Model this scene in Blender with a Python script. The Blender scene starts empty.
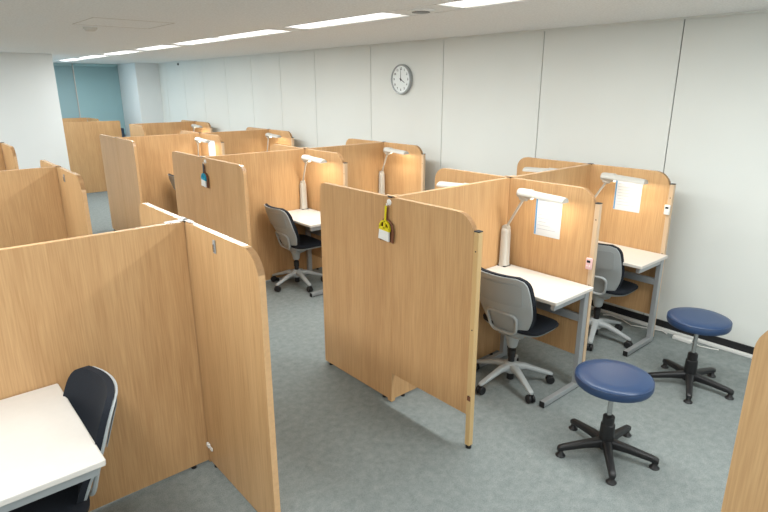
import bpy, bmesh, math, random
from mathutils import Vector, Matrix
random.seed(4)
PI = math.pi
scene = bpy.context.scene
col = scene.collection

# ------------------------------------------------------------------ camera
CAM = Vector((-4.610, -2.544, 1.946))
YAW, PITCH, ROLL, FPX = -0.713, -0.291, -0.002, 564.7
def camera():
    f = Vector((-math.sin(YAW)*math.cos(PITCH), math.cos(YAW)*math.cos(PITCH), math.sin(PITCH)))
    r = Vector((math.cos(YAW), math.sin(YAW), 0)); u = r.cross(f)
    c, s = math.cos(ROLL), math.sin(ROLL)
    r, u = c*r+s*u, -s*r+c*u
    cd = bpy.data.cameras.new('camera'); co = bpy.data.objects.new('camera', cd); col.objects.link(co)
    co.matrix_world = Matrix(((r.x, u.x, -f.x, CAM.x), (r.y, u.y, -f.y, CAM.y), (r.z, u.z, -f.z, CAM.z), (0, 0, 0, 1)))
    cd.sensor_width = 36; cd.lens = FPX/768*36; cd.clip_start = .05
    scene.camera = co
camera()

# ------------------------------------------------------------------ light and exposure
w = bpy.data.worlds.new('room_air'); scene.world = w; w.use_nodes = True
w.node_tree.nodes['Background'].inputs[0].default_value = (.75, .85, 1, 1)
w.node_tree.nodes['Background'].inputs[1].default_value = .3
scene.view_settings.view_transform = 'Standard'
scene.view_settings.look = 'None'
scene.view_settings.gamma = 1
scene.view_settings.exposure = -0.29
CEIL = 2.431
STRIP_W = 30          # watts of each ceiling fixture
TUBE_E = 2.6          # glow of the diffusers
LAMP_W = 1.5          # desk lamps
CAMERA_STRIP_X = -1.76
def area(name, loc, rot, sx, sy, power, color=(1, 1, 1), parent=None):
    ld = bpy.data.lights.new(name, 'AREA'); ld.shape = 'RECTANGLE'; ld.size = sx; ld.size_y = sy
    ld.energy = power; ld.color = color
    o = bpy.data.objects.new(name, ld); col.objects.link(o); o.location = loc; o.rotation_euler = rot
    if parent: o.parent = parent
    return o
FLUOR = (.97, 1.0, .985)
# daylight from the part of the window front that lies behind the left wall
area('daylight_fill', (-4.6, 11.1, 1.5), (PI/2, 0, PI), 3.6, 1.6, 110, (.6, .85, 1))

# unseen soft fill lights, added behind the camera and at left to brighten walls and ceiling
area('daylight_fill', (-4.0, -4.9, 1.5), (PI/2, 0, 0), 5.5, 1.5, 42, (.88, .95, 1))
area('daylight_fill', (-7.9, 1.5, 1.5), (PI/2, 0, -PI/2), 6.5, 1.5, 26, (.86, .94, 1))

# ------------------------------------------------------------------ materials
def srgb(r, g, b):
    f = lambda c: (c/255/12.92) if c/255 <= .04045 else ((c/255+.055)/1.055)**2.4
    return (f(r), f(g), f(b), 1)
def mat(name, c, rough=.5, metal=0, spec=.5, noise=None, bump=None, emit=None, trans=0):
    m = bpy.data.materials.new(name); m.use_nodes = True
    nt = m.node_tree; b = nt.nodes['Principled BSDF']
    b.inputs['Base Color'].default_value = c; b.inputs['Roughness'].default_value = rough
    b.inputs['Metallic'].default_value = metal; b.inputs['Specular IOR Level'].default_value = spec
    if trans: b.inputs['Transmission Weight'].default_value = trans
    if emit:
        b.inputs['Emission Color'].default_value = emit[0]; b.inputs['Emission Strength'].default_value = emit[1]
    tc = nt.nodes.new('ShaderNodeTexCoord')
    if noise:                                           # (scale, amount, detail)
        n = nt.nodes.new('ShaderNodeTexNoise'); n.inputs['Scale'].default_value = noise[0]; n.inputs['Detail'].default_value = noise[2]
        nt.links.new(tc.outputs['Object'], n.inputs['Vector'])
        r = nt.nodes.new('ShaderNodeValToRGB'); a = noise[1]
        r.color_ramp.elements[0].position = .3; r.color_ramp.elements[1].position = .7
        r.color_ramp.elements[0].color = tuple(x*(1-a) for x in c[:3])+(1,); r.color_ramp.elements[1].color = tuple(min(1, x*(1+a)) for x in c[:3])+(1,)
        nt.links.new(n.outputs['Fac'], r.inputs[0]); nt.links.new(r.outputs[0], b.inputs['Base Color'])
    if bump:                                            # (scale, strength, distance)
        n = nt.nodes.new('ShaderNodeTexNoise'); n.inputs['Scale'].default_value = bump[0]; n.inputs['Detail'].default_value = 3
        nt.links.new(tc.outputs['Object'], n.inputs['Vector'])
        p = nt.nodes.new('ShaderNodeBump'); p.inputs['Strength'].default_value = bump[1]; p.inputs['Distance'].default_value = bump[2]
        nt.links.new(n.outputs['Fac'], p.inputs['Height']); nt.links.new(p.outputs[0], b.inputs['Normal'])
    return m
def wood_mat(name, dark, light, rough=.42):
    m = bpy.data.materials.new(name); m.use_nodes = True
    nt = m.node_tree; N = nt.nodes.new; L = nt.links.new; b = nt.nodes['Principled BSDF']
    tc = N('ShaderNodeTexCoord'); oi = N('ShaderNodeObjectInfo')
    add = N('ShaderNodeVectorMath'); add.operation = 'MULTIPLY_ADD'
    cmb = N('ShaderNodeCombineXYZ'); 
    for k in range(3): L(oi.outputs['Random'], cmb.inputs[k])
    L(cmb.outputs[0], add.inputs[0]); add.inputs[1].default_value = (7, 7, 7); L(tc.outputs['Object'], add.inputs[2])
    def noise(sc, det, scale=1, dist=0):
        mp = N('ShaderNodeMapping'); mp.inputs['Scale'].default_value = sc; L(add.outputs[0], mp.inputs[0])
        n = N('ShaderNodeTexNoise'); n.inputs['Scale'].default_value = scale; n.inputs['Detail'].default_value = det
        n.inputs['Distortion'].default_value = dist; L(mp.outputs[0], n.inputs['Vector']); return n
    fine = noise((150, 150, 5), 4); broad = noise((14, 14, 1.1), 3, 1, .6); tone = noise((2.2, 2.2, .4), 1)
    m1 = N('ShaderNodeMath'); m1.operation = 'MULTIPLY'; m1.inputs[1].default_value = .5; L(fine.outputs['Fac'], m1.inputs[0])
    m2 = N('ShaderNodeMath'); m2.operation = 'MULTIPLY_ADD'; m2.inputs[1].default_value = .3; L(broad.outputs['Fac'], m2.inputs[0]); L(m1.outputs[0], m2.inputs[2])
    m3 = N('ShaderNodeMath'); m3.operation = 'MULTIPLY_ADD'; m3.inputs[1].default_value = .2; L(tone.outputs['Fac'], m3.inputs[0]); L(m2.outputs[0], m3.inputs[2])
    r = N('ShaderNodeValToRGB'); r.color_ramp.elements[0].position = .36; r.color_ramp.elements[1].position = .64
    r.color_ramp.elements[0].color = dark; r.color_ramp.elements[1].color = light
    L(m3.outputs[0], r.inputs[0]); L(r.outputs[0], b.inputs['Base Color'])
    b.inputs['Roughness'].default_value = rough; b.inputs['Specular IOR Level'].default_value = .4
    bp = N('ShaderNodeBump'); bp.inputs['Strength'].default_value = .06; bp.inputs['Distance'].default_value = .001
    L(fine.outputs['Fac'], bp.inputs['Height']); L(bp.outputs[0], b.inputs['Normal'])
    return m
M = {}
M['wood'] = wood_mat('oak_veneer', srgb(184, 142, 97), srgb(208, 168, 121))
M['edge'] = mat('oak_edging', srgb(214, 172, 126), .2, noise=(60, .05, 2))
M['post'] = mat('champagne_post', srgb(214, 180, 128), .35, .15)
M['post2'] = mat('beige_lamplit_post', srgb(208, 180, 148), .4)  # same posts inside the carrels, pinkish lamplight tint painted into the colour
M['wall'] = mat('wall_paint', srgb(222, 225, 221), .75, noise=(1.2, .02, 2))
M['seam'] = mat('panel_joint', srgb(92, 92, 90), .8)
M['pillar'] = mat('pillar_paint', srgb(228, 233, 234), .75)
M['ceil'] = mat('ceiling_board', srgb(234, 237, 238), .9, noise=(70, .08, 4), bump=(160, .3, .003))
M['floor'] = None
M['black'] = mat('black_plastic', srgb(26, 26, 28), .45)
M['base_black'] = mat('black_vinyl_baseboard', srgb(24, 25, 28), .5)
M['duct'] = mat('white_duct', srgb(225, 225, 222), .5)
M['white'] = mat('white_plastic', srgb(232, 230, 226), .4)
M['desk'] = mat('white_laminate', srgb(212, 206, 199), .4, noise=(30, .015, 3))
M['desk_edge'] = mat('grey_edge_band', srgb(196, 194, 188), .45)
M['steel'] = mat('grey_painted_steel', srgb(166, 169, 171), .38, .3)
M['shell'] = mat('grey_chair_shell', srgb(168, 173, 174), .45)
M['shell2'] = mat('dark_grey_recess', srgb(158, 163, 164), .5)
M['fabric'] = mat('navy_black_fabric', srgb(17, 23, 33), .9, noise=(200, .25, 2), bump=(400, .3, .001))
M['blue'] = mat('blue_vinyl', srgb(38, 62, 98), .36, bump=(260, .12, .0006))
M['chrome'] = mat('chrome', srgb(190, 190, 190), .18, 1)
M['lampw'] = mat('lamp_enamel', srgb(196, 193, 185), .35)
M['tube'] = mat('lamp_tube', (1, 1, 1, 1), .4, emit=((1, .93, .80, 1), 5))
M['diff'] = mat('diffuser', (1, 1, 1, 1), .5, emit=((.96, .99, 1, 1), TUBE_E))
M['paper'] = mat('paper', srgb(206, 209, 212), .8)
M['paper_blue'] = mat('blue_print', srgb(90, 145, 190), .8)
M['print'] = mat('faint_print', srgb(140, 150, 168), .8)
M['blind'] = mat('teal_blind', srgb(172, 208, 214), .6)
M['blind2'] = mat('grey_teal_blind', srgb(168, 198, 204), .6)
M['yellow'] = mat('yellow_plastic', srgb(228, 212, 30), .4)
M['cyan'] = mat('turquoise_plastic', srgb(30, 165, 200), .4)
M['greyp'] = mat('grey_plastic', srgb(96, 100, 104), .45)
M['bristle'] = mat('white_bristles', srgb(232, 234, 232), .9, noise=(300, .08, 2))
M['brown'] = mat('brown_plastic', srgb(120, 74, 50), .5)
M['pink'] = mat('pale_pink_plastic', srgb(232, 190, 190), .4)
M['silver'] = mat('silver_rim', srgb(160, 165, 166), .3, .5)
M['clockface'] = mat('clock_face', srgb(232, 238, 238), .5)
M['ink'] = mat('clock_ink', srgb(40, 46, 50), .6)
M['glassdark'] = mat('dark_display', srgb(40, 44, 50), .2)
M['trough'] = mat('fixture_white', srgb(214, 212, 206), .6)
M['bin'] = mat('blue_sill_box', srgb(34, 60, 82), .6)
def floor_mat():
    m = mat('grey_carpet', srgb(128, 135, 130), .95, spec=.15)
    nt = m.node_tree; N = nt.nodes.new; L = nt.links.new; b = nt.nodes['Principled BSDF']; tc = N('ShaderNodeTexCoord')
    a = N('ShaderNodeTexNoise'); a.inputs['Scale'].default_value = 22; a.inputs['Detail'].default_value = 6; a.inputs['Roughness'].default_value = .7
    c = N('ShaderNodeTexNoise'); c.inputs['Scale'].default_value = 170; c.inputs['Detail'].default_value = 3
    L(tc.outputs['Object'], a.inputs[0]); L(tc.outputs['Object'], c.inputs[0])
    s = N('ShaderNodeMath'); s.operation = 'MULTIPLY'; s.inputs[1].default_value = .5; L(a.outputs['Fac'], s.inputs[0])
    t = N('ShaderNodeMath'); t.operation = 'MULTIPLY_ADD'; t.inputs[1].default_value = .5; L(c.outputs['Fac'], t.inputs[0]); L(s.outputs[0], t.inputs[2])
    r = N('ShaderNodeValToRGB'); r.color_ramp.elements[0].position = .38; r.color_ramp.elements[1].position = .62
    r.color_ramp.elements[0].color = srgb(116, 124, 124); r.color_ramp.elements[1].color = srgb(144, 150, 148)
    L(t.outputs[0], r.inputs[0]); L(r.outputs[0], b.inputs['Base Color'])
    bp = N('ShaderNodeBump'); bp.inputs['Strength'].default_value = .4; bp.inputs['Distance'].default_value = .002
    L(c.outputs['Fac'], bp.inputs['Height']); L(bp.outputs[0], b.inputs['Normal'])
    return m
M['floor'] = floor_mat()

# ------------------------------------------------------------------ mesh helpers
def V(*a): return Vector(a)
def bx(bm, x0, x1, y0, y1, z0, z1, bev=0, seg=2):
    r = bmesh.ops.create_cube(bm, size=1)
    for v in r['verts']:
        v.co = Vector(((x0+x1)/2+v.co.x*(x1-x0), (y0+y1)/2+v.co.y*(y1-y0), (z0+z1)/2+v.co.z*(z1-z0)))
    if bev:
        es = list({e for v in r['verts'] for e in v.link_edges})
        bmesh.ops.bevel(bm, geom=es, offset=bev, segments=seg, affect='EDGES', profile=.5)
def box(x0, x1, y0, y1, z0, z1, bev=0, seg=2):
    bm = bmesh.new(); bx(bm, x0, x1, y0, y1, z0, z1, bev, seg); return bm
def ring_loft(bm, rings, cap=True):
    R = [[bm.verts.new(p) for p in ring] for ring in rings]
    n = len(R[0])
    for a, b in zip(R, R[1:]):
        for i in range(n):
            bm.faces.new((a[i], a[(i+1) % n], b[(i+1) % n], b[i]))
    if cap:
        bm.faces.new(R[0][::-1]); bm.faces.new(R[-1])
def lathe(bm, prof, n=32, c=(0, 0), axis='z'):
    rings = []
    for r, z in prof:
        r = max(r, .0004)
        if axis == 'z': rings.append([V(c[0]+r*math.cos(2*PI*i/n), c[1]+r*math.sin(2*PI*i/n), z) for i in range(n)])
        elif axis == 'x': rings.append([V(z, c[0]+r*math.cos(2*PI*i/n), c[1]+r*math.sin(2*PI*i/n)) for i in range(n)])
        else: rings.append([V(c[0]+r*math.sin(2*PI*i/n), z, c[1]+r*math.cos(2*PI*i/n)) for i in range(n)])
    ring_loft(bm, rings)
def tube(bm, pts, r, n=10, closed=False):
    pts = [Vector(p) for p in pts]; rings = []; m = len(pts)
    rr = r if isinstance(r, (list, tuple)) else [r]*m
    up = None
    for i, p in enumerate(pts):
        a = pts[(i-1) % m] if closed or i > 0 else p; b = pts[(i+1) % m] if closed or i < m-1 else p
        t = (b-a).normalized()
        if up is None: up = V(0, 0, 1) if abs(t.z) < .9 else V(1, 0, 0)
        s = t.cross(up).normalized(); up = s.cross(t).normalized()
        rings.append([p+s*math.cos(2*PI*k/n)*rr[i]+up*math.sin(2*PI*k/n)*rr[i] for k in range(n)])
    if closed:
        R = [[bm.verts.new(q) for q in g] for g in rings]
        for i in range(m):
            A, B = R[i], R[(i+1) % m]
            for k in range(n): bm.faces.new((A[k], A[(k+1) % n], B[(k+1) % n], B[k]))
    else: ring_loft(bm, rings)
def rsect(c, side, up, w, h, r=.3, n=3):
    """rounded rectangle section"""
    out = []; rad = min(w, h)*r
    for qx, qy, a0 in ((1, 1, 0), (-1, 1, PI/2), (-1, -1, PI), (1, -1, 1.5*PI)):
        for k in range(n+1):
            a = a0+PI/2*k/n
            out.append(c+side*(qx*(w/2-rad)+rad*math.cos(a))+up*(qy*(h/2-rad)+rad*math.sin(a)))
    return out
def extrude_poly(bm, pts2, f0, f1):
    """closed prism from a 2D outline; f0/f1 map 2D -> 3D"""
    ring_loft(bm, [[f0(*p) for p in pts2], [f1(*p) for p in pts2]])
def sheet(fn, nu, nv, thick, nrm):
    """curved slab, fn(u,v)->Vector, offset by thick along nrm"""
    bm = bmesh.new(); A = []; B = []
    for j in range(nv+1):
        A.append([bm.verts.new(fn(-1+2*i/nu, j/nv)) for i in range(nu+1)])
        B.append([bm.verts.new(fn(-1+2*i/nu, j/nv)+nrm*thick) for i in range(nu+1)])
    for j in range(nv):
        for i in range(nu):
            bm.faces.new((A[j][i], A[j][i+1], A[j+1][i+1], A[j+1][i])); bm.faces.new((B[j][i], B[j+1][i], B[j+1][i+1], B[j][i+1]))
    for j in range(nv):
        bm.faces.new((A[j][0], A[j+1][0], B[j+1][0], B[j][0])); bm.faces.new((A[j+1][nu], A[j][nu], B[j][nu], B[j+1][nu]))
    for i in range(nu):
        bm.faces.new((A[0][i+1], A[0][i], B[0][i], B[0][i+1])); bm.faces.new((A[nv][i], A[nv][i+1], B[nv][i+1], B[nv][i]))
    return bm
def obj(name, bm, m, parent=None, smooth=False, loc=None):
    bmesh.ops.recalc_face_normals(bm, faces=bm.faces)
    me = bpy.data.meshes.new(name); bm.to_mesh(me); bm.free(); me.materials.append(M[m])
    if smooth:
        for p in me.polygons: p.use_smooth = True
        me.set_sharp_from_angle(angle=math.radians(38))
    o = bpy.data.objects.new(name, me); col.objects.link(o)
    if parent: o.parent = parent
    if loc: o.location = loc
    return o
def tag(o, label, cat, group=None):
    o['label'] = label; o['category'] = cat
    if group: o['group'] = group
    return o
def thing(name, label, cat, loc=(0, 0, 0), rz=0, group=None):
    o = bpy.data.objects.new(name, None); col.objects.link(o); o.empty_display_size = .1
    o.location = loc; o.rotation_euler = (0, 0, rz)
    return tag(o, label, cat, group)
def struct(name, bm, m, parent=None, smooth=False):
    o = obj(name, bm, m, parent, smooth)
    if not parent: o['kind'] = 'structure'
    return o
def dup(o, parent=None):
    c = o.copy(); col.objects.link(c); c.parent = parent
    for ch in list(o.children): dup(ch, c)
    return c
def place(o, loc, rz, label, group=None):
    o.location = loc; o.rotation_euler = (0, 0, rz); o['label'] = label
    if group: o['group'] = group
    return o

# ------------------------------------------------------------------ the room
XW, YF = 0.0, 11.3
XL, YB = -8.0, -5.0
struct('floor', box(XL-.1, XW+.15, YB-.1, YF+.1, -.1, 0), 'floor')
# ceiling with open slots for the light strips
STRIPS = (CAMERA_STRIP_X, -4.76)
SW = .30
bm = bmesh.new(); xs = [XL-.1]
for s in sorted(STRIPS): xs += [s-SW/2, s+SW/2]
xs.append(XW+.15)
for a, b in zip(xs[::2], xs[1::2]): bx(bm, a, b, YB-.1, YF+.1, CEIL, CEIL+.12)
bx(bm, XL-.1, XW+.15, YB-.1, YF+.1, CEIL+.12, CEIL+.16)
struct('ceiling', bm, 'ceil')
# right wall: big boards with thin dark joints
wr = struct('wall_right', box(XW+.010, XW+.15, YB-.1, YF+.1, 0, CEIL), 'seam')
seams = [YB, -4.2, -3.0, -1.80, -.605, .594, 1.819, 3.025, 4.226, 5.14, 6.023, 6.939, 7.872, 8.745, 9.677, YF]
bm = bmesh.new()
for a, b in zip(seams, seams[1:]): bx(bm, XW, XW+.012, a+.004, b-.004, 0, CEIL)
obj('wall_boards', bm, 'wall', wr)
struct('wall_left', box(XL, -2.5, 7.5, 7.75, 0, CEIL), 'pillar')
struct('wall_back', box(XL-.1, XW+.1, YB-.1, YB, 0, CEIL), 'wall')
struct('wall_side', box(XL-.1, XL, YB, YF, 0, CEIL), 'wall')
struct('wall_far', box(XL-.1, XW+.1, YF, YF+.1, 0, CEIL), 'pillar')
struct('wall_pillar', box(-.47, XW, 10.05, YF, 0, CEIL), 'pillar')
struct('baseboard_right', box(XW-.012, XW, YB, 10.05, 0, .075), 'base_black')
struct('trim_1', box(XW-.052, XW-.014, YB, 1.6, 0, .022, .004), 'duct')
struct('trim_2', box(XW-.03, XW, YB, 10.05, CEIL-.012, CEIL), 'wall')

# window front with venetian blinds
wn = struct('window_1', box(-3.3, -.5, YF-.05, YF, .3, CEIL-.02), 'trough')
def blind(x0, x1, m, label):
    t = thing('window_blind', label, 'blind', ((x0+x1)/2, YF-.11, 0), 0, None)
    h = (x1-x0)/2; bm = bmesh.new(); z = .95
    while z < CEIL-.05:
        ring_loft(bm, [[V(-h, -.004, z), V(-h, .010, z+.024), V(-h, .011, z+.0235), V(-h, -.003, z-.0005)], [V(h, -.004, z), V(h, .010, z+.024), V(h, .011, z+.0235), V(h, -.003, z-.0005)]])
        z += .0215
    obj('slats', bm, m, t)
    obj('head_rail', box(-h, h, -.02, .03, CEIL-.05, CEIL, .003), m, t)
    obj('bottom_rail', box(-h, h, -.008, .012, .925, .945, .003), m, t)
    return t
b1 = blind(-1.36, -.475, 'blind', 'teal slatted window blind, right one, beside the white pillar')
b2 = blind(-2.6, -1.385, 'blind2', 'grey-teal slatted window blind, left one, partly hidden by the left wall')
bm = bmesh.new(); tube(bm, [(-.0, 0, CEIL-.03), (-.0, 0, 1.2)], .007, 8)
tag(obj('blind_wand', bm, 'white', None, True, (-1.372, YF-.14, 0)), 'thin pale blind wand hanging between the two teal window blinds', 'blind wand')
# things on the floor by the window, glimpsed beside the far partition
tag(obj('storage_box', box(-.09, .09, -.15, .15, 0, 1.12, .01), 'bin', None, False, (-.86, 10.45, 0)), 'dark blue storage cabinet seen between far partition and white pillar', 'cabinet')

# ceiling light strips
def fixture(x, y0, y1, label, group=None, first=[None]):
    t = thing('ceiling_light', label, 'ceiling light', (x, (y0+y1)/2, CEIL), 0, group)
    h = (y1-y0)/2; a = SW/2-.012
    bm = bmesh.new()
    bx(bm, -a, a, -h, h, .085, .1); bx(bm, -a, -a+.008, -h, h, .0, .085); bx(bm, a-.008, a, -h, h, .0, .085)
    bx(bm, -a, a, -h, -h+.012, 0, .085); bx(bm, -a, a, h-.012, h, 0, .085)
    obj('housing', bm, 'trough', t)
    bm = bmesh.new(); g = a-.009; H = h-.013
    ring_loft(bm, [[V(-g, -H, .02), V(-.05, -H+.05, -.004), V(.05, -H+.05, -.004), V(g, -H, .02), V(0, -H, .05)],
                   [V(-g, H, .02), V(-.05, H-.05, -.004), V(.05, H-.05, -.004), V(g, H, .02), V(0, H, .05)]])
    obj('diffuser', bm, 'diff', t)
    return area('fluorescent_glow', (0, 0, -.012), (0, 0, 0), .24, 2*H, STRIP_W*(y1-y0)/1.25, FLUOR, t)
def infill(x, y0, y1, label):
    if y1-y0 < .02: return
    tag(obj('ceiling_infill', box(-SW/2+.012, SW/2-.012, y0, y1, 0, .02), 'ceil', None, False, (x, 0, CEIL)), label, 'ceiling panel', 'ceiling infill panels')
fx = [(-3.9, -2.65), (-2.6, -1.35), (-1.2, .109), (.605, 1.9), (2.15, 3.27), (3.31, 4.43), (4.66, 5.75), (6.05, 7.25), (7.6, 8.65), (8.95, 10.1)]
words = ['behind the camera', 'above the stools', 'nearest the camera, at the top edge of the photo', 'second from the camera, past the round ceiling speaker',
         'third from the camera, above the front carrels', 'fourth from the camera, joined to the third', 'fifth from the camera along the strip',
         'sixth from the camera along the strip', 'seventh from the camera, near the far end', 'last of the strip, nearest the teal blinds']
for (a, b), wd in zip(fx, words): fixture(STRIPS[0], a, b, 'recessed fluorescent ceiling light '+wd, 'ceiling lights in the visible strip')
for k, ((a, b), (c, d)) in enumerate(zip(fx[2:], fx[3:])):
    if c-b > .05: infill(STRIPS[0], b+.005, c-.005, ['wide ceiling infill panel around the round ceiling speaker', 'ceiling infill panel between second and third lights', '', 'narrow ceiling infill panel between fourth and fifth lights', 'narrow ceiling infill panel between fifth and sixth lights', 'narrow ceiling infill panel between sixth and seventh lights', 'narrow ceiling infill panel between seventh and last lights'][k])
infill(STRIPS[0], -5.05, -3.905, 'ceiling infill panel at the camera end of the light strip'); infill(STRIPS[0], -2.645, -2.605, 'slim ceiling infill panel above the stools')
infill(STRIPS[0], -1.345, -1.205, 'ceiling infill panel before the nearest light'); infill(STRIPS[0], 10.105, 11.35, 'ceiling infill panel at the window end of the light strip')
y = -3.6
while y < 7:
    fixture(STRIPS[1], y, y+1.25, 'recessed fluorescent ceiling light of the strip above the left carrels', 'ceiling lights over the left carrels')
    y += 1.5
for s in STRIPS[1:]:
    infill(s, -5.05, -3.61, 'blank ceiling panel at the end of a light strip'); infill(s, 6.66 if False else 8.2, 11.35, 'blank ceiling panel at the far end of a light strip')
    for k in range(7): infill(s, -3.6+1.5*k+1.255, -3.6+1.5*(k+1)-.005, 'blank ceiling panel between two strip lights')
bm = bmesh.new(); lathe(bm, [(.09, 0), (.09, -.006), (.075, -.010), (.0, -.010)], 28)
t = thing('ceiling_speaker', 'round flush ceiling speaker between the two nearest strip lights', 'speaker', (STRIPS[0]-.01, .36, CEIL)); obj('rim', bm, 'ceil', t, True)
bm = bmesh.new(); lathe(bm, [(.062, -.0102), (.06, -.013), (0, -.013)], 24); obj('grille', bm, 'greyp', t, True)
t = thing('smoke_detector', 'small round smoke detector on the ceiling at upper left', 'smoke detector', (-3.14, 2.93, CEIL))
bm = bmesh.new(); lathe(bm, [(.055, 0), (.055, -.012), (.035, -.03), (0, -.032)], 24); obj('body', bm, 'trough', t, True)
bm = bmesh.new()
for a, b, c, d in ((-.3, .3, -.3, -.294), (-.3, .3, .294, .3), (-.3, -.294, -.3, .3), (.294, .3, -.3, .3)): bx(bm, a, b, c, d, -.002, 0)
tag(obj('ceiling_hatch', bm, 'desk_edge', None, False, (-3.02, 2.45, CEIL)), 'faint square access hatch outline on the ceiling at upper left', 'hatch')
tag(obj('wall_sensor', box(-.02, 0, -.02, .02, -.018, .018, .004), 'black', None, False, (0, 8.95, CEIL-.05)), 'tiny black sensor high on the right wall near far end', 'sensor')

# ------------------------------------------------------------------ partitions
H = 1.336; TH = .030; J = .019
NEARP = 'camera-side'; 
def board(parent, L, z0, r_free, plane, post=False, both=False, slot='board'):
    """board in local u (0..L) and z; plane 'y' wing runs along +u*dir in y, plane 'x' runs along +x"""
    pts = [(0, z0), (L, z0)]
    def corner(cx, cz, r, a0):
        return [(cx+r*math.cos(a0+PI/2*k/8), cz+r*math.sin(a0+PI/2*k/8)) for k in range(9)]
    pts += corner(L-r_free, H-r_free, r_free, 0) if r_free else [(L, H)]
    pts += corner(r_free, H-r_free, r_free, PI/2) if both else [(0, H)]
    f = (lambda s: (lambda u, z: V(s, u, z))) if plane == 'y' else (lambda s: (lambda u, z: V(u, s, z)))
    bm = bmesh.new(); e = .0015
    inner = [(min(max(u, e), L-e), min(max(z, z0+e), H-e)) for u, z in pts]
    extrude_poly(bm, inner, f(-TH/2), f(TH/2)); obj('board', bm, 'wood', parent)
    # edge band: thin skin round the outline
    bm = bmesh.new(); n = len(pts)
    cx, cz = L/2, (H+z0)/2
    inn = [(u-(e*2 if u > cx else -e*2), z-(e*2 if z > cz else -e*2)) for u, z in pts]
    R = []
    for s, P in ((-TH/2+.0006, inn), (-TH/2+.0006, pts), (TH/2-.0006, pts), (TH/2-.0006, inn)):
        R.append([bm.verts.new(f(s)(*p)) for p in P])
    for a in range(4):
        A, B = R[a], R[(a+1) % 4]
        for i in range(n): bm.faces.new((A[i], A[(i+1) % n], B[(i+1) % n], B[i]))
    obj('edge_band', bm, 'edge', parent)
def foot(parent, x, y):
    bm = bmesh.new(); lathe(bm, [(.014, 0), (.014, .008), (.007, .010), (.007, .025)], 12, (x, y)); obj('foot', bm, 'black', parent, True)
def wing(x, y, d, L, label, group, post=False, r=.12, z0=.02):
    """cross wing from the joint at (x,y) running along d*Y"""
    t = thing('partition_panel', label, 'partition', (x, y+d*J, 0), 0 if d > 0 else PI, group)
    l = L-J
    if post:
        z0 = .21; l -= .034
    board(t, l, z0, r, 'y', post)
    if post:
        bm = bmesh.new(); bx(bm, -.0165, .0165, l+.0005, l+.032, .02, 1.250, .003); p = obj('end_post', bm, post if isinstance(post, str) else 'post2', t)
        obj('post_cap', box(-.0172, .0172, l-.0002, l+.0327, 1.250, 1.256, .002), 'black', p)
        bm = bmesh.new(); lathe(bm, [(.016, 0), (.016, .012), (.008, .014), (.008, .03)], 14, (0, l+.017)); obj('foot', bm, 'black', p, True)
        bm = bmesh.new()
        for zz in (1.15, .72, .33):
            s = 1 if d > 0 else 1
            for sx in (-.0167, .0167): lathe(bm, [(.004, sx-.001), (.004, sx+.001)], 8, (l+.017, zz), 'x')
        obj('screw', bm, 'black', p)
        obj('bracket', box(-.0175, .0175, l+.004, l+.028, .30, .33, .001), 'brown', p)
    else: foot(t, 0, l-.05)
    foot(t, 0, .05) if not post else None
    return t
def spine(x0, x1, y, label, group, both=False, rfree=0):
    t = thing('partition_panel', label, 'partition', (x0+J, y, 0), 0, group)
    L = x1-x0-2*J; board(t, L, .02, rfree, 'x', False, both)
    foot(t, .08, 0); foot(t, L-.08, 0)
    return t
def joint(x, y, label, cap='black', z0=0):
    t = thing('joint_post', label, 'joint post', (x, y, 0), 0, 'partition joint posts')
    obj('post', box(-.0160, .0160, -.0185, .0185, .005, H-.004, .002), 'wood', t)
    obj('cap', box(-.0175, .0175, -.0175, .0175, H-.004, H+.004, .002), cap, t)
    return t
xa, xb, xc = -2.46, -1.351, -.273
R1, R2, R3, R4 = -.129, 2.47, 5.20, 7.98
GR = 'partitions of the right-hand carrels'; GL = 'partitions of the left-hand carrels'
hw = 'oak-veneer partition wing, '
rows = [('front row', R1), ('second row', R2), ('third row', R3)]
for rn, y in rows:
    xa, xb, xc = [v+(.06 if rn == 'third row' else 0) for v in (-2.46, -1.351, -.273)]
    posts = {'front row': ('post', 1, 1), 'second row': (0, 1, 1), 'third row': (0, 1, 1)}[rn]
    nl = {'front row': (.67, .70, .69), 'second row': (.80, .70, .67), 'third row': (.67, .69, .68)}[rn]
    for k, (x, en) in enumerate(((xa, 'aisle end'), (xb, 'middle'), (xc, 'wall end'))):
        extra = {('front row', 0): 'oak-veneer partition wing with gold end post, blue stools side, aisle end of front row',
                 ('front row', 1): 'oak-veneer partition wing with paper and pale pink device, middle of front row',
                 ('front row', 2): 'oak-veneer partition wing with paper and white device, against the right wall',
                 ('second row', 0): 'oak-veneer partition wing right of the turquoise brush, aisle end of second row'}.get((rn, k))
        wing(x, y, -1, nl[k], extra or hw+'near side, %s of %s of right carrels' % (en, rn), GR, posts[k], .12 if posts[k] else .075)
        ex2 = {('front row', 0): 'oak-veneer partition wing left of the yellow hand brush, aisle end of front row',
               ('second row', 0): 'oak-veneer partition wing left of the turquoise brush, aisle end of second row'}.get((rn, k))
        wing(x, y, 1, .715, ex2 or hw+'far side, %s of %s of right carrels' % (en, rn), GR, False, .055 if k == 0 else .1)
        joint(x, y, 'joint post with dark cap, %s of the %s of right carrels' % (en, rn))
    spine(xa, xb, y, 'oak-veneer spine partition, aisle half of the %s of right carrels' % rn, GR)
    spine(xb, xc, y, 'oak-veneer spine partition, wall half of the %s of right carrels' % rn, GR)
xa, xb, xc = -2.46, -1.351, -.17
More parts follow.
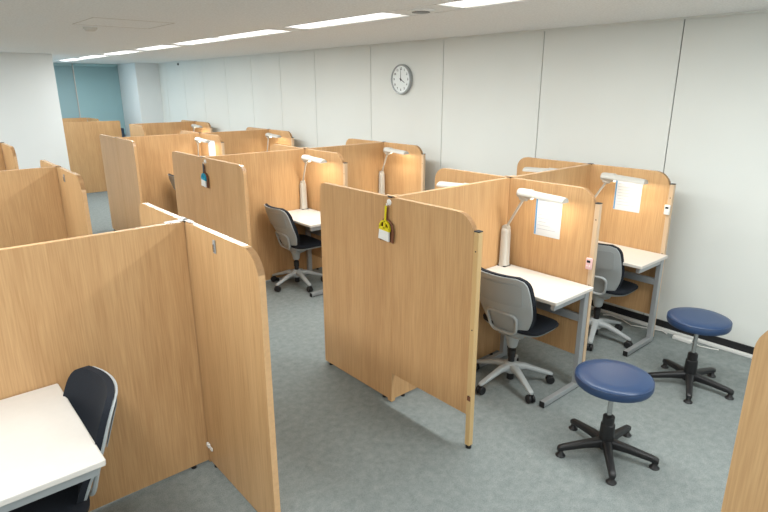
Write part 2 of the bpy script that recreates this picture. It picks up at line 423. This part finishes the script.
# fourth row: only the wall-side booth
wing(xb, R4, -1, .7, 'small rounded partition wing, near side, aisle end of the farthest right row', GR, False, .12)
joint(xb, R4, 'joint post at the aisle end of the farthest right row')
wing(xc, R4, -1, .665, 'partition wing behind farthest desk lamp, wall end of farthest row', GR, True)
wing(xc, R4, 1, .69, 'partition wing, far side, wall end of the farthest right row', GR, False, .1)
joint(xc, R4, 'joint post at the wall end of the farthest right row')
spine(xb, xc, R4, 'oak-veneer spine partition of the farthest right row', GR)
xa, xb, xc = -2.46, -1.351, -.273
# row nearest the camera: only the wing cut by the right edge of the photo
wing(-2.86, -2.82, 1, .69, 'oak-veneer partition wing cut off by the lower right corner of photo', GR, False, .1)
joint(-2.86, -2.82, 'joint post just outside the lower right of the photo')
# left carrels
xL = -3.606; XM = -4.705
L1, L2, L3 = .062, 2.637, 5.37
for k, (y, rn) in enumerate(((L1, 'nearest'), (L2, 'second'), (L3, 'third'))):
    xL = -3.606+(.004 if k == 0 else 0)
    wing(xL, y, -1, .71, ['large oak-veneer partition wing, near side, aisle end of the nearest left row', 'partition wing with tiny clip, near side, aisle end of second left row', 'partition wing at the left photo edge before the white wall'][k], GL, False, .12)
    if k < 2: wing(xL, y, 1, .634, ['partition wing, far side, aisle end of the nearest left row', 'partition wing, far side, aisle end of second left row'][k], GL, False, .06)
    joint(xL, y, 'joint post with dark cap at the aisle end of the %s left row' % rn)
    spine(XM, xL, y, ['large oak-veneer spine partition behind the lower left desk and chair', 'oak-veneer spine partition of second left row, cut by left photo edge', 'oak-veneer spine partition of third left row at left photo edge'][k], GL)
    joint(XM, y, 'joint post at the far-left end of the %s left row' % rn)
xL = -3.606
# white corner brackets on top of the nearest left joint
t = thing('joint_bracket', 'white cross-shaped bracket on top of the nearest left partition joint', 'bracket', (xL, L1, H+.0045))
bm = bmesh.new(); bx(bm, -.10, -.012, -.012, .012, 0, .004, .001); bx(bm, -.012, .012, -.07, -.012, 0, .004, .001); bx(bm, -.012, .012, .012, .06, 0, .004, .001)
obj('plate', bm, 'white', t); 
bm = bmesh.new(); lathe(bm, [(.009, 0), (.009, .006), (0, .0065)], 14); obj('screw', bm, 'black', t, True)
for (x, y, nm) in ((xa, R1, 'front row, above the yellow brush'), (xa, R2, 'second row, above the turquoise brush'), (xb, R1, 'middle of the front row'), (xb, R2, 'middle of the second row'), (xL, L2, 'second left row'), (xa+.06, R3, 'third row aisle end')):
    t = thing('joint_bracket', 'small pale bracket on top of the partition joint, '+nm, 'bracket', (x, y, H+.0045))
    bm = bmesh.new(); bx(bm, .006, .05, -.01, .01, 0, .0035, .001) if x > -3 else bx(bm, -.05, -.006, -.01, .01, 0, .0035, .001)
    bx(bm, -.01, .01, -.04, .04, 0, .003, .001); obj('plate', bm, 'edge', t)
# far partitions by the window
def lone(x0, x1, y, label, r=0):
    t = thing('partition_panel', label, 'partition', (x0, y, 0), 0, 'partitions at the far end')
    board(t, x1-x0, .02, r, 'x'); foot(t, .08, 0); foot(t, x1-x0-.08, 0)
lone(-3.3, -1.16, 9.2, 'wide oak-veneer partition facing the camera before the teal blinds', .03)
lone(-2.9, -1.33, 10.85, 'farthest partition peeking above the wide far partition', .0)
t = thing('partition_panel', 'short end wing of the farthest partition below the teal blind', 'partition', (-1.312, 10.83, 0), PI, 'partitions at the far end')
board(t, .75, .02, .06, 'y'); foot(t, 0, .6)

# metal clips and small fittings on partitions
for (x, y, z, lb) in ((xL-TH/2-.001+.004, -.268, 1.280, 'small grey metal clip on the large nearest left partition wing'), (xL-TH/2-.001, 2.40, 1.27, 'small grey metal clip on the second left partition wing')):
    t = thing('panel_clip', lb, 'clip', (x, y, z)); obj('plate', box(-.004, 0, -.011, .011, -.03, .03, .001), 'steel', t); obj('tongue', box(-.009, -.004, -.004, .004, -.022, .012, .001), 'chrome', t)
t = thing('corner_clip', 'small white plastic clip low in the corner of the nearest left carrel', 'clip', (xL-TH/2-.001, .03, .13))
bm = bmesh.new(); bx(bm, -.012, 0, -.03, .0, -.012, .012, .003); bx(bm, -.008, 0, -.055, -.03, -.02, 0.0, .003); obj('clip_body', bm, 'white', t)

# ------------------------------------------------------------------ desks
def desk(label, group=None):
    """origin: on floor at the panel face / spine corner; panel face at x=0, spine at y=0; booth runs to -x and -y"""
    t = thing('study_desk', label, 'desk', (0, 0, 0), 0, group)
    D, W, T = .425, .70, .718
    tp = obj('desktop', box(-D, 0, -W, 0, T-.024, T, .004), 'desk', t)
    obj('edge_strip', box(-D-.002, -D, -W+.006, -.006, T-.021, T-.003, .0008), 'desk_edge', tp)
    for y, nm in ((-.06, 'leg_frame'), (-W+.035, 'leg_frame')):
        f = thing_part(nm, t)
        bm = bmesh.new()
        bx(bm, -.062, -.014, y-.017, y+.017, .04, T-.024, .003); obj('leg', bm, 'steel', f)
        obj('floor_foot', box(-.425, -.01, y-.017, y+.017, .008, .042, .003), 'steel', f)
        obj('arm', box(-D+.02, -.062, y-.014, y+.014, T-.064, T-.0245, .003), 'steel', f)
        obj('foot_cap', box(-.431, -.4255, y-.018, y+.018, .004, .043, .002), 'black', f)
        bm = bmesh.new(); lathe(bm, [(.013, 0), (.013, .0085)], 12, (-.04, y)); lathe(bm, [(.013, 0), (.013, .0085)], 12, (-.40, y)); obj('glide', bm, 'black', f)
    obj('cross_rail', box(-.06, -.035, -W+.052, -.077, .48, .53, .002), 'steel', t)
    bm = bmesh.new(); tube(bm, [(-.33, -W+.06, T-.025), (-.33, -W+.06, T-.045), (-.345, -W+.06, T-.055), (-.36, -W+.06, T-.045)], .004, 8); obj('bag_hook', bm, 'white', t, True)
    return t
def thing_part(name, parent):
    # first mesh of the group carries the sub-parts
    class P: pass
    return parent
desk0 = desk('white study desk')
desk0.name = 'study_desk'
def mirror_copy(root, loc, label, group):
    """carrel on the far side of a spine: same desk mirrored in y"""
    c = dup(root); place(c, loc, 0, label, group); c.scale = (1, -1, 1); return c
GD = 'white study desks'
used = [False]
def put_desk(x, y, label, far=False, rz=0):
    o = desk0 if not used[0] else dup(desk0); used[0] = True
    place(o, (x, y, 0), rz, label, GD)
    o.scale = (1, -1, 1) if far else (1, 1, 1)
    return o
F = TH/2+.006
put_desk(xb-F, R1-F, 'white study desk behind the nearer blue stool, front row near carrel')
put_desk(xc-F, R1-F, 'white study desk next to the right wall, front row')
put_desk(xb-F, R2-F, 'white study desk in front of grey chair, second row near carrel')
put_desk(xc-F, R2-F, 'white study desk of second row beside the wall, mostly hidden by partitions')
put_desk(xb+.06-F, R3-F, 'white study desk of third row, hidden behind second row partition')
put_desk(xc+.06-F, R3-F, 'white study desk of third row at the wall end')
put_desk(xc+.103-F, R4-F, 'white study desk under the farthest lit lamp')
put_desk(xb-F, R1+F, 'white study desk behind front row spine, middle partition', True)
put_desk(xc-F, R1+F, 'white study desk behind front row spine, by the right wall', True)
# left desk: chair side faces +x
dl = dup(desk0); place(dl, (XM+.030, L1-F, 0), PI, 'white study desk in the lower left corner of the photo', GD); dl.scale = (1, -1, 1)

# ------------------------------------------------------------------ desk lamps
def lamp(label):
    """origin on desk; head runs along -y"""
    t = thing('desk_lamp', label, 'desk lamp', (0, 0, 0))
    bm = bmesh.new(); s, u = V(1, 0, 0), V(0, 1, 0)
    ring_loft(bm, [rsect(V(0, 0, z), s, u, ww, hh, .3) for z, ww, hh in ((0, .074, .066), (.012, .072, .064), (.02, .066, .060), (.25, .060, .056), (.268, .056, .052), (.275, .044, .040))])
    b = obj('base_column', bm, 'lampw', t, True)
    obj('base_foot', box(-.036, .036, -.033, .033, 0, .008, .002), 'black', b)
    bm = bmesh.new(); lathe(bm, [(.006, -.029), (.006, -.031)], 10, (0, .12), 'x'); lathe(bm, [(.004, -.0275), (.004, -.029)], 10, (0, .17), 'x'); obj('switch', bm, 'black', b)
    bm = bmesh.new(); lathe(bm, [(.023, -.018), (.023, .018)], 20, (0, .278), 'x'); obj('lower_joint', bm, 'lampw', t, True)
    top = V(-.06, -.17, .514)
    bm = bmesh.new(); tube(bm, [(-.0, -.0, .28), tuple(top)], .009, 10); obj('arm', bm, 'lampw', t, True)
    bm = bmesh.new(); lathe(bm, [(.0, -.20), (.017, -.195), (.020, -.17), (.017, -.145), (.0, -.14)], 18, (-.06, .520), 'y'); obj('upper_joint', bm, 'lampw', t, True)
    hx, hz = -.06, .547
    def arc(y, sc=1, n=14):
        hz = .547+.045*(y+.135)
        o = [V(hx+.042*sc*math.cos(a), y, hz+.036*sc*math.sin(a)) for a in [PI*k/n for k in range(n+1)]]
        i = [V(hx+.038*sc*math.cos(a), y, hz+.031*sc*math.sin(a)) for a in [PI*(n-k)/n for k in range(n+1)]]
        return o+i
    bm = bmesh.new(); y0, y1 = -.135, -.49
    ring_loft(bm, [arc(y0-.012, .9), arc(y0-.03), arc(y1+.03), arc(y1+.01, .9)])
    for y in (y0-.012, y1+.012):
        hz = .547+.045*(y+.135)
        P = [V(hx+.036*math.cos(PI*k/14), y, hz+.030*math.sin(PI*k/14)) for k in range(15)]
        Q = [p+V(0, .003, 0) for p in P]; ring_loft(bm, [P, Q])
    sh = obj('lamp_shade', bm, 'lampw', t, True)
    hz = .547
    bm = bmesh.new(); lathe(bm, [(.0, y0+.005), (.03, y0+.003), (.034, y0-.02), (.034, y0-.10), (.02, y0-.11)], 20, (hx, hz+.004), 'y'); obj('shade_cap', bm, 'lampw', sh, True)
    bm = bmesh.new(); tube(bm, [(hx, y0-.034, hz+.006), (hx, y1+.034, hz-.006)], .010, 12); tb = obj('tube', bm, 'tube', t, True)
    return t
GLP = 'white desk lamps in the carrels'
lamp0 = lamp('lamp'); lused = [False]
def put_lamp(x, y, label, lit=True, far=False):
    o = lamp0 if not lused[0] else dup(lamp0); lused[0] = True
    place(o, (x-.062, y-.036 if not far else y+.036, .718), 0, label, GLP)
    if far: o.scale = (1, -1, .955 if x < -1 else .975)
    if lit:
        a = area('lamp_glow', (-.06, -.32, .530), (0, 0, 0), .04, .30, LAMP_W, (1, .90, .72), o)
    else:
        for ch in o.children:
            if ch.name.startswith('tube'):
                ch.data = ch.data.copy(); ch.data.materials[0] = M['white']
    return o
put_lamp(xb-F, R1-F, 'lit white desk lamp over a paper, behind the grey chair of front row')
put_lamp(xc-F, R1-F, 'lit white desk lamp nearest the right wall, front row')
put_lamp(xb-F, R2-F, 'lit white desk lamp above the second-row desk with grey chair')
put_lamp(xc-F, R2-F, 'lit white desk lamp at the wall end of the second row')
put_lamp(xb+.06-F, R3-F, 'lit white desk lamp shining on a paper, above the turquoise brush')
put_lamp(xc+.06-F, R3-F, 'lit white desk lamp at the wall end of the third row')
put_lamp(xc+.103-F, R4-F, 'farthest lit white desk lamp')
put_lamp(xb-F, R1+F, 'unlit white desk lamp behind the front-row spine, left one', False, True)
put_lamp(xc-F, R1+F, 'unlit white desk lamp behind the front-row spine, nearer the wall', False, True)

# ------------------------------------------------------------------ office chairs
def office_chair(label):
    """origin on floor under the column, faces +x"""
    t = thing('office_chair', label, 'chair')
    prof = [(.05, .345, .06), (-.02, .357, .085), (-.07, .392, .118), (-.103, .455, .155), (-.145, .55, .195), (-.198, .65, .214), (-.235, .755, .212), (-.265, .842, .205)]
    def cl(v):
        s = v*(len(prof)-1); i = min(int(s), len(prof)-2); f = s-i
        P = [prof[max(0, min(len(prof)-1, i+k))] for k in (-1, 0, 1, 2)]
        out = []
        for a, b, c, d in zip(*P): out.append(.5*((2*b)+(-a+c)*f+(2*a-5*b+4*c-d)*f*f+(-a+3*b-3*c+d)*f**3))
        return out
    def surf(off=0, grow=0, v0=0, v1=1, rc=.055):
        def fn(u, v):
            vv = v0+(v1-v0)*v; x, z, w = cl(vv)
            tt = (v1-vv)*(.44); tb = (vv-v0)*.44
            for q in (tt, tb):
                if q < rc: w -= (rc-math.sqrt(max(0, rc*rc-(rc-q)**2)))
            w += grow
            return V(x+off+.055*u*u*(w/.2)**2, u*w, z+(grow if v > .97 else 0))
        return fn
    bm = sheet(surf(), 16, 28, .012, V(-1, 0, .1).normalized()); sh = obj('backrest_shell', bm, 'shell', t, True)
    bm = sheet(surf(.0, .007, .36, 1, .055), 16, 22, .026, V(1, 0, 0)); obj('backrest_cushion', bm, 'fabric', t, True)
    # loop-shaped lumbar window on the rear with its inner pad
    def rear(y, z, off):
        lo, hi = 0, 1
        for _ in range(24):
            m = (lo+hi)/2
            if cl(m)[1] < z: lo = m
            else: hi = m
        x = cl(lo)[0]; return V(x+.055*(y/.2)**2-.014-off, y, z)
    pts = []
    for qx, qz, a0 in ((1, 1, 0), (-1, 1, PI/2), (-1, -1, PI), (1, -1, 1.5*PI)):
        for k in range(6):
            a = a0+PI/2*k/5; zz = .492+qz*.03+.045*math.sin(a); pts.append(rear((qx*.072+.045*math.cos(a))*(.82+(zz-.42)*1.2), zz, .006+.018*max(0, min(1, (.565-zz)/.12))))
    bm = bmesh.new(); tube(bm, pts, .010, 8, True); obj('lumbar_frame', bm, 'shell', sh, True)
    def pad(u, v): return rear(u*.088, .492-.065+.13*v, .001)
    bm = sheet(pad, 8, 8, .004, V(-1, 0, 0)); obj('lumbar_pad', bm, 'shell2', sh, True)
    def upper(u, v):
        z = .645+.155*v; w = (.17+.012*v)*(1 if .08 < v < .92 else .9); return rear(u*w, z, .001)
    bm = sheet(upper, 12, 12, .003, V(-1, 0, 0)); obj('upper_recess', bm, 'shell2', sh, True)
    # arms joining back shell to seat shell
    bm = bmesh.new(); s = V(0, 1, 0)
    ring_loft(bm, [rsect(V(x, 0, z), s, V(.3, 0, 1).normalized(), ww, hh, .4) for x, z, ww, hh in ((-.05, .372, .16, .02), (-.03, .368, .15, .036), (0, .37, .16, .05), (.08, .375, .14, .04))])
    obj('seat_spine', bm, 'shell', t, True)
    def rr(z, a, b, cx=.075, n=40, p=4):
        out = []
        for k in range(n):
            th = 2*PI*k/n; c, s_ = math.cos(th), math.sin(th)
            out.append(V(cx+a*math.copysign(abs(c)**(2/p), c), b*math.copysign(abs(s_)**(2/p), s_), z))
        return out
    def seat_rings(L):
        R = [rr(*q) for q in L]
        for g in R:
            for v in g:
                if v.x > .13: v.z -= (v.x-.13)**2*1.6
        return R
    bm = bmesh.new(); ring_loft(bm, seat_rings([(.392, .10, .10), (.400, .14, .17), (.418, .165, .215), (.428, .172, .222)])); obj('seat_shell', bm, 'shell', t, True)
    bm = bmesh.new(); ring_loft(bm, seat_rings([(.4285, .168, .218), (.435, .177, .228), (.452, .179, .230), (.466, .168, .218), (.473, .14, .185), (.471, .08, .09)])); obj('seat_cushion', bm, 'fabric', t, True)
    bm = bmesh.new(); lathe(bm, [(.03, .272), (.034, .28), (.042, .33), (.06, .366)], 22); obj('tilt_housing', bm, 'shell', t, True)
    bm = bmesh.new(); lathe(bm, [(.022, .11), (.022, .20), (.027, .20), (.027, .25), (.016, .252), (.016, .271)], 20); obj('gas_column', bm, 'black', t, True)
    bm = bmesh.new(); lathe(bm, [(.03, .085), (.046, .09), (.050, .15), (.038, .162), (.022, .165)], 24); obj('hub', bm, 'shell', t, True)
    bm = bmesh.new(); lathe(bm, [(.02, .03), (.024, .034), (.024, .074)], 16); obj('column_foot', bm, 'black', t, True)
    for k in range(5):
        a = 2*PI*k/5; d = V(math.cos(a), math.sin(a), 0); s = V(-math.sin(a), math.cos(a), 0)
        bm = bmesh.new()
        ring_loft(bm, [rsect(d*r+V(0, 0, z), s, V(0, 0, 1), ww, hh, .35) for r, z, ww, hh in ((.03, .130, .060, .052), (.10, .127, .046, .038), (.20, .096, .038, .028), (.275, .073, .034, .020), (.285, .071, .024, .014))])
        lg = obj('leg', bm, 'shell', t, True)
        c = d*.272
        bm = bmesh.new()
        for q in (-.014, .014):
            R = []
            for rr_, off in ((.012, -.008), (.024, -.0095), (.028, -.006), (.028, .006), (.024, .0095), (.012, .008)):
                R.append([c+s*(q+off)+V(0, 0, .0285)+d*rr_*math.cos(2*PI*i/18)+V(0, 0, rr_*math.sin(2*PI*i/18)) for i in range(18)])
            ring_loft(bm, R)
        ring_loft(bm, [rsect(c+V(0, 0, z), s, d, .018, .022, .3) for z in (.03, .064)])
        obj('caster', bm, 'black', lg, True)
    return t
GC = 'grey shell office chairs'
chair0 = office_chair('chair'); cused = [False]
def put_chair(x, y, rz, base, label):
    o = chair0 if not cused[0] else dup(chair0); cused[0] = True
    place(o, (x, y, 0), math.radians(rz), label, GC)
    k = math.radians(base-rz)        # star base turned on its own
    for ch in o.children:
        if ch.name.split('.')[0] == 'leg': ch.rotation_euler = (0, 0, k)
    return o
put_chair(-1.69, -.485, 2, -43, 'grey-shell office chair in front carrel behind the nearer blue stool')
put_chair(-.58, -.485, 2, -14, 'grey-shell office chair in front-row carrel beside the right wall')
put_chair(-1.695, 2.19, -2, 48, 'grey-shell office chair fully seen in the second-row carrel')
put_chair(-1.63, 4.86, 4, 20, 'grey office chair half hidden behind second row, third-row carrel')
put_chair(-4.385, -.32, 181, 30, 'office chair with dark upholstered front at the lower left desk')

# ------------------------------------------------------------------ blue stools
def stool(x, y, hs, r, base, label, lever):
    t = thing('round_stool', label, 'stool', (x, y, 0), 0, 'round blue stools')
    bm = bmesh.new(); z = hs
    lathe(bm, [(0, z-.062), (r-.02, z-.062), (r-.006, z-.056), (r, z-.042), (r, z-.022), (r-.006, z-.010), (r-.022, z-.002), (r*.6, z+.001), (0, z+.002)], 56)
    s = obj('seat', bm, 'blue', t, True)
    bm = bmesh.new(); tube(bm, [(math.cos(2*PI*k/56)*(r-.003), math.sin(2*PI*k/56)*(r-.003), z-.013) for k in range(56)], .0025, 6, True); obj('piping', bm, 'blue', s, True)
    bm = bmesh.new(); lathe(bm, [(.08, z-.072), (.08, z-.0625)], 20); obj('mounting_plate', bm, 'black', t, True)
    bm = bmesh.new(); lathe(bm, [(.0135, .2), (.0135, z-.0725)], 18); obj('piston', bm, 'chrome', t, True)
    bm = bmesh.new(); lathe(bm, [(.038, .06), (.040, .10), (.037, .185), (.031, .19), (.031, .232), (.021, .24), (.014, .242)], 24); obj('column_cover', bm, 'black', t, True)
    bm = bmesh.new(); lathe(bm, [(.03, .035), (.048, .045), (.048, .075), (.036, .10)], 24); obj('hub', bm, 'black', t, True)
    for k in range(5):
        a = math.radians(base+72*k); d = V(math.cos(a), math.sin(a), 0); sd = V(-math.sin(a), math.cos(a), 0)
        bm = bmesh.new(); ring_loft(bm, [rsect(d*q+V(0, 0, zz), sd, V(0, 0, 1), ww, hh, .3) for q, zz, ww, hh in ((.035, .072, .050, .052), (.12, .066, .042, .040), (.235, .052, .036, .032), (.262, .046, .034, .032), (.270, .042, .024, .022))])
        lg = obj('leg', bm, 'black', t, True)
        c = d*.252; bm = bmesh.new(); lathe(bm, [(.026, 0), (.027, .005), (.016, .016), (.011, .04)], 18, (c.x, c.y)); obj('glide', bm, 'black', lg, True)
    if lever:
        bm = bmesh.new(); tube(bm, [(.03, -.03, z-.08), (.10, -.09, z-.085), (.125, -.105, z-.10), (.135, -.11, z-.13)], [.008, .009, .010, .009], 8); obj('lever', bm, 'black', t, True)
stool(-1.93, -1.31, .484, .198, 0, 'round blue vinyl stool on black star base, nearer the camera', False)
stool(-.80, -1.30, .500, .190, -14, 'round blue vinyl stool on black base with lever, near the wall', True)

# ------------------------------------------------------------------ small things
def paper(x, y0, y1, z0, z1, label):
    t = thing('paper_notice', label, 'paper', (x, (y0+y1)/2, (z0+z1)/2), 0, 'notices taped in the carrels')
    hh, w2 = (z1-z0)/2, abs(y1-y0)/2
    obj('sheet', box(-.0012, 0, -w2, w2, -hh, hh), 'paper', t)
    obj('blue_margin', box(-.0016, -.0013, w2-.014, w2-.002, -hh+.004, hh-.004), 'paper_blue', t)
    bm = bmesh.new(); rnd = random.Random(5)
    for k in range(9):
        zz = hh-.03-k*(2*hh-.05)/9; L = (.4+.55*rnd.random())*(2*w2-.05)
        bx(bm, -.0016, -.0013, w2-.025-L, w2-.025, zz, zz+.0022)
    obj('faint_lines', bm, 'print', t)
XB = xb-TH/2-.0005; XC = xc-TH/2-.0005
paper(XB, -.37, -.57, .975, 1.245, 'white notice sheet with blue margin under the lamp, front-row middle partition')
paper(XC, -.37, -.585, 1.0, 1.262, 'white notice sheet with blue margin on the partition beside the right wall')
paper(XB+.06, R3-.26, R3-.47, .96, 1.26, 'brightly lit white notice sheet in the third-row carrel')
def gadget(x, y, z, body, label):
    t = thing('small_timer', label, 'device', (x, y, z), 0, 'small devices hung on partition edges')
    b = obj('body', box(-.016, 0, -.021, .021, -.038, .038, .007, 3), body, t, True)
    obj('display', box(-.0172, -.0155, -.012, .012, .008, .024, .001), 'glassdark', b)
    bm = bmesh.new()
    for k in (-.009, .009): lathe(bm, [(.004, -.0175), (.004, -.0155)], 10, (k, -.012), 'x')
    obj('button', bm, 'white', b)
gadget(xb-.0218, R1-.675, .865, 'pink', 'pale pink handheld device on edge post of middle front partition')
gadget(xc-.0218, R1-.668, 1.062, 'white', 'white handheld device with dark display on post beside right wall')

def brush_set(x, y, colour, handle, cname, label_b, label_p, label_h):
    """hangs on the aisle face of a partition; face at x, everything towards -x"""
    t = thing('adhesive_hook', label_h, 'hook', (x, y, 1.305), 0, 'white adhesive hooks')
    bm = bmesh.new()
    lathe(bm, [(.019, 0), (.019, -.004), (.013, -.008), (0, -.009)], 20, (0, 0), 'x'); obj('pad', bm, 'white', t, True)
    bm = bmesh.new(); tube(bm, [(-.006, 0, .004), (-.010, 0, -.012), (-.022, 0, -.016), (-.024, 0, -.004)], .003, 8); obj('prong', bm, 'white', t, True)
    # dustpan behind
    t = thing('hanging_dustpan', label_p, 'dustpan', (x-.006, y+.012, 1.285), 0)
    f0 = lambda a, b: V(-.001, a, b); f1 = lambda a, b: V(-.004, a, b)
    P = [(-.055, -.215), (.050, -.215), (.056, -.15), (.047, -.105), (.02, -.085), (-.02, -.085), (-.050, -.105), (-.060, -.15)]
    bm = bmesh.new(); extrude_poly(bm, P, f0, f1); pn = obj('pan', bm, 'brown', t)
    bm = bmesh.new(); tube(bm, [V(-.008, *p) for p in (P[1], P[2], P[3], P[4], P[5], P[6], P[7], P[0])], .006, 8); obj('rim', bm, 'brown', pn, True)
    bm = bmesh.new(); bx(bm, -.010, -.001, -.009, .009, -.088, -.008, .003); obj('handle', bm, 'brown', t)
    # brush in front
    t = thing('hand_brush', label_b, 'brush', (x-.018, y+.004, 1.288), 0); t.rotation_euler = (math.radians(5), 0, 0); t.scale = (.9, .9, .9)
    bm = bmesh.new(); ring_loft(bm, [rsect(V(-.006, 0, z), V(0, 1, 0), V(1, 0, 0), w_, .010, .4) for z, w_ in ((0, .012), (-.006, .018), (-.05, .013), (-.105, .015))]); obj('handle', bm, handle, t, True)
    # arched head with two round openings: strips between
    bm = bmesh.new(); g0 = lambda a, b: V(0, a, b); g1 = lambda a, b: V(-.013, a, b)
    arch = [(.052*math.cos(PI*k/16), -.155+.058*math.sin(PI*k/16)) for k in range(17)]
    arch_in = [(.040*math.cos(PI*k/16), -.150+.042*math.sin(PI*k/16)) for k in range(17)]
    extrude_poly(bm, arch+arch_in[::-1], g0, g1); bx(bm, -.013, 0, -.052, .052, -.168, -.145, .001); bx(bm, -.013, 0, -.009, .009, -.155, -.10, .001)
    obj('brush_head', bm, colour, t)
    bm = bmesh.new(); ring_loft(bm, [rsect(V(-.0065, 0, z), V(0, 1, 0), V(1, 0, 0), w_, th, .2) for z, w_, th in ((-.167, .094, .014), (-.20, .098, .014), (-.232, .104, .013))]); obj('bristles', bm, 'bristle', t)
brush_set(xa-TH/2, R1+.005, 'yellow', 'yellow', 'yellow', 'yellow hand brush with white bristles hanging on the front partition', 'brown dustpan hanging behind the yellow hand brush', 'white adhesive hook holding the yellow hand brush')
brush_set(xa-TH/2, R2-.085, 'cyan', 'greyp', 'turquoise', 'turquoise hand brush with grey handle hanging on second-row partition', 'brown dustpan hanging behind the turquoise hand brush', 'white adhesive hook holding the turquoise hand brush')

# wall clock at four o'clock
t = thing('wall_clock', 'round silver-rimmed wall clock showing four on the right wall', 'clock', (XW, 2.447, 2.028))
bm = bmesh.new(); R = .165
lathe(bm, [(R-.012, 0), (R, -.006), (R, -.038), (R-.006, -.046), (R-.016, -.044), (R-.020, -.030)], 56, (0, 0), 'x'); obj('rim', bm, 'silver', t, True)
bm = bmesh.new(); lathe(bm, [(R-.018, -.0305), (R-.018, -.033)], 56, (0, 0), 'x'); obj('dial', bm, 'clockface', t)
bmn = bmesh.new()
for n in range(1, 13):
    cu = bpy.data.curves.new('numeral_text', 'FONT'); cu.body = str(n); cu.size = .036; cu.align_x = 'CENTER'; cu.align_y = 'CENTER'; cu.extrude = .0004; cu.offset = .0006
    to = bpy.data.objects.new('numeral_text', cu); col.objects.link(to); bpy.context.view_layer.update()
    me = bpy.data.meshes.new_from_object(to.evaluated_get(bpy.context.evaluated_depsgraph_get()))
    a = PI/2-n*PI/6; cx, cz = .115*math.cos(a), .115*math.sin(a)
    # text x -> world -y, text y -> world z, text z -> world -x
    me.transform(Matrix(((0, 0, -1, -.0345), (-1, 0, 0, -cx), (0, 1, 0, cz), (0, 0, 0, 1))))
    bmn.from_mesh(me); bpy.data.objects.remove(to); bpy.data.curves.remove(cu); bpy.data.meshes.remove(me)
obj('numerals', bmn, 'ink', t)
def hand(name, n, L, w_, xx):
    a = PI/2-n*PI/6; d = V(0, -math.cos(a), math.sin(a)); s = V(0, math.sin(a), math.cos(a))
    bm = bmesh.new(); ring_loft(bm, [[V(q, 0, 0)-d*.02+s*w_, V(q, 0, 0)+d*L+s*w_*.5, V(q, 0, 0)+d*L-s*w_*.5, V(q, 0, 0)-d*.02-s*w_] for q in (xx, xx-.001)]); obj(name, bm, 'ink', t)
hand('hour_hand', 4, .075, .0055, -.0365); hand('minute_hand', 12, .115, .004, -.038)
bm = bmesh.new(); lathe(bm, [(.007, -.034), (.007, -.041)], 14, (0, 0), 'x'); obj('hand_pin', bm, 'ink', t, True)

# white cable lying by the wall behind the far stool
bm = bmesh.new()
pts = [(-.10+.045*math.sin(k*.9)*(1 if k % 2 else .6), -.30-.055*k, .006+.003*abs(math.sin(k*1.7))) for k in range(11)]
tube(bm, pts, .005, 8); c1 = obj('power_cable', bm, 'white', None, True); tag(c1, 'loose white cable on the floor by wall behind the farther stool', 'cable')
t = thing('power_plug', 'white power plug block on the floor at the wall behind farther stool', 'plug', (-.115, -.98, 0))
bm = bmesh.new(); bx(bm, -.02, .02, -.07, .07, 0, .026, .005); obj('plug_body', bm, 'white', t)
bm = bmesh.new(); tube(bm, [(0, -.07, .013), (-.02, -.14, .01), (0.01, -.21, .006), (.03, -.26, .006)], .004, 8); obj('cord', bm, 'white', t, True)
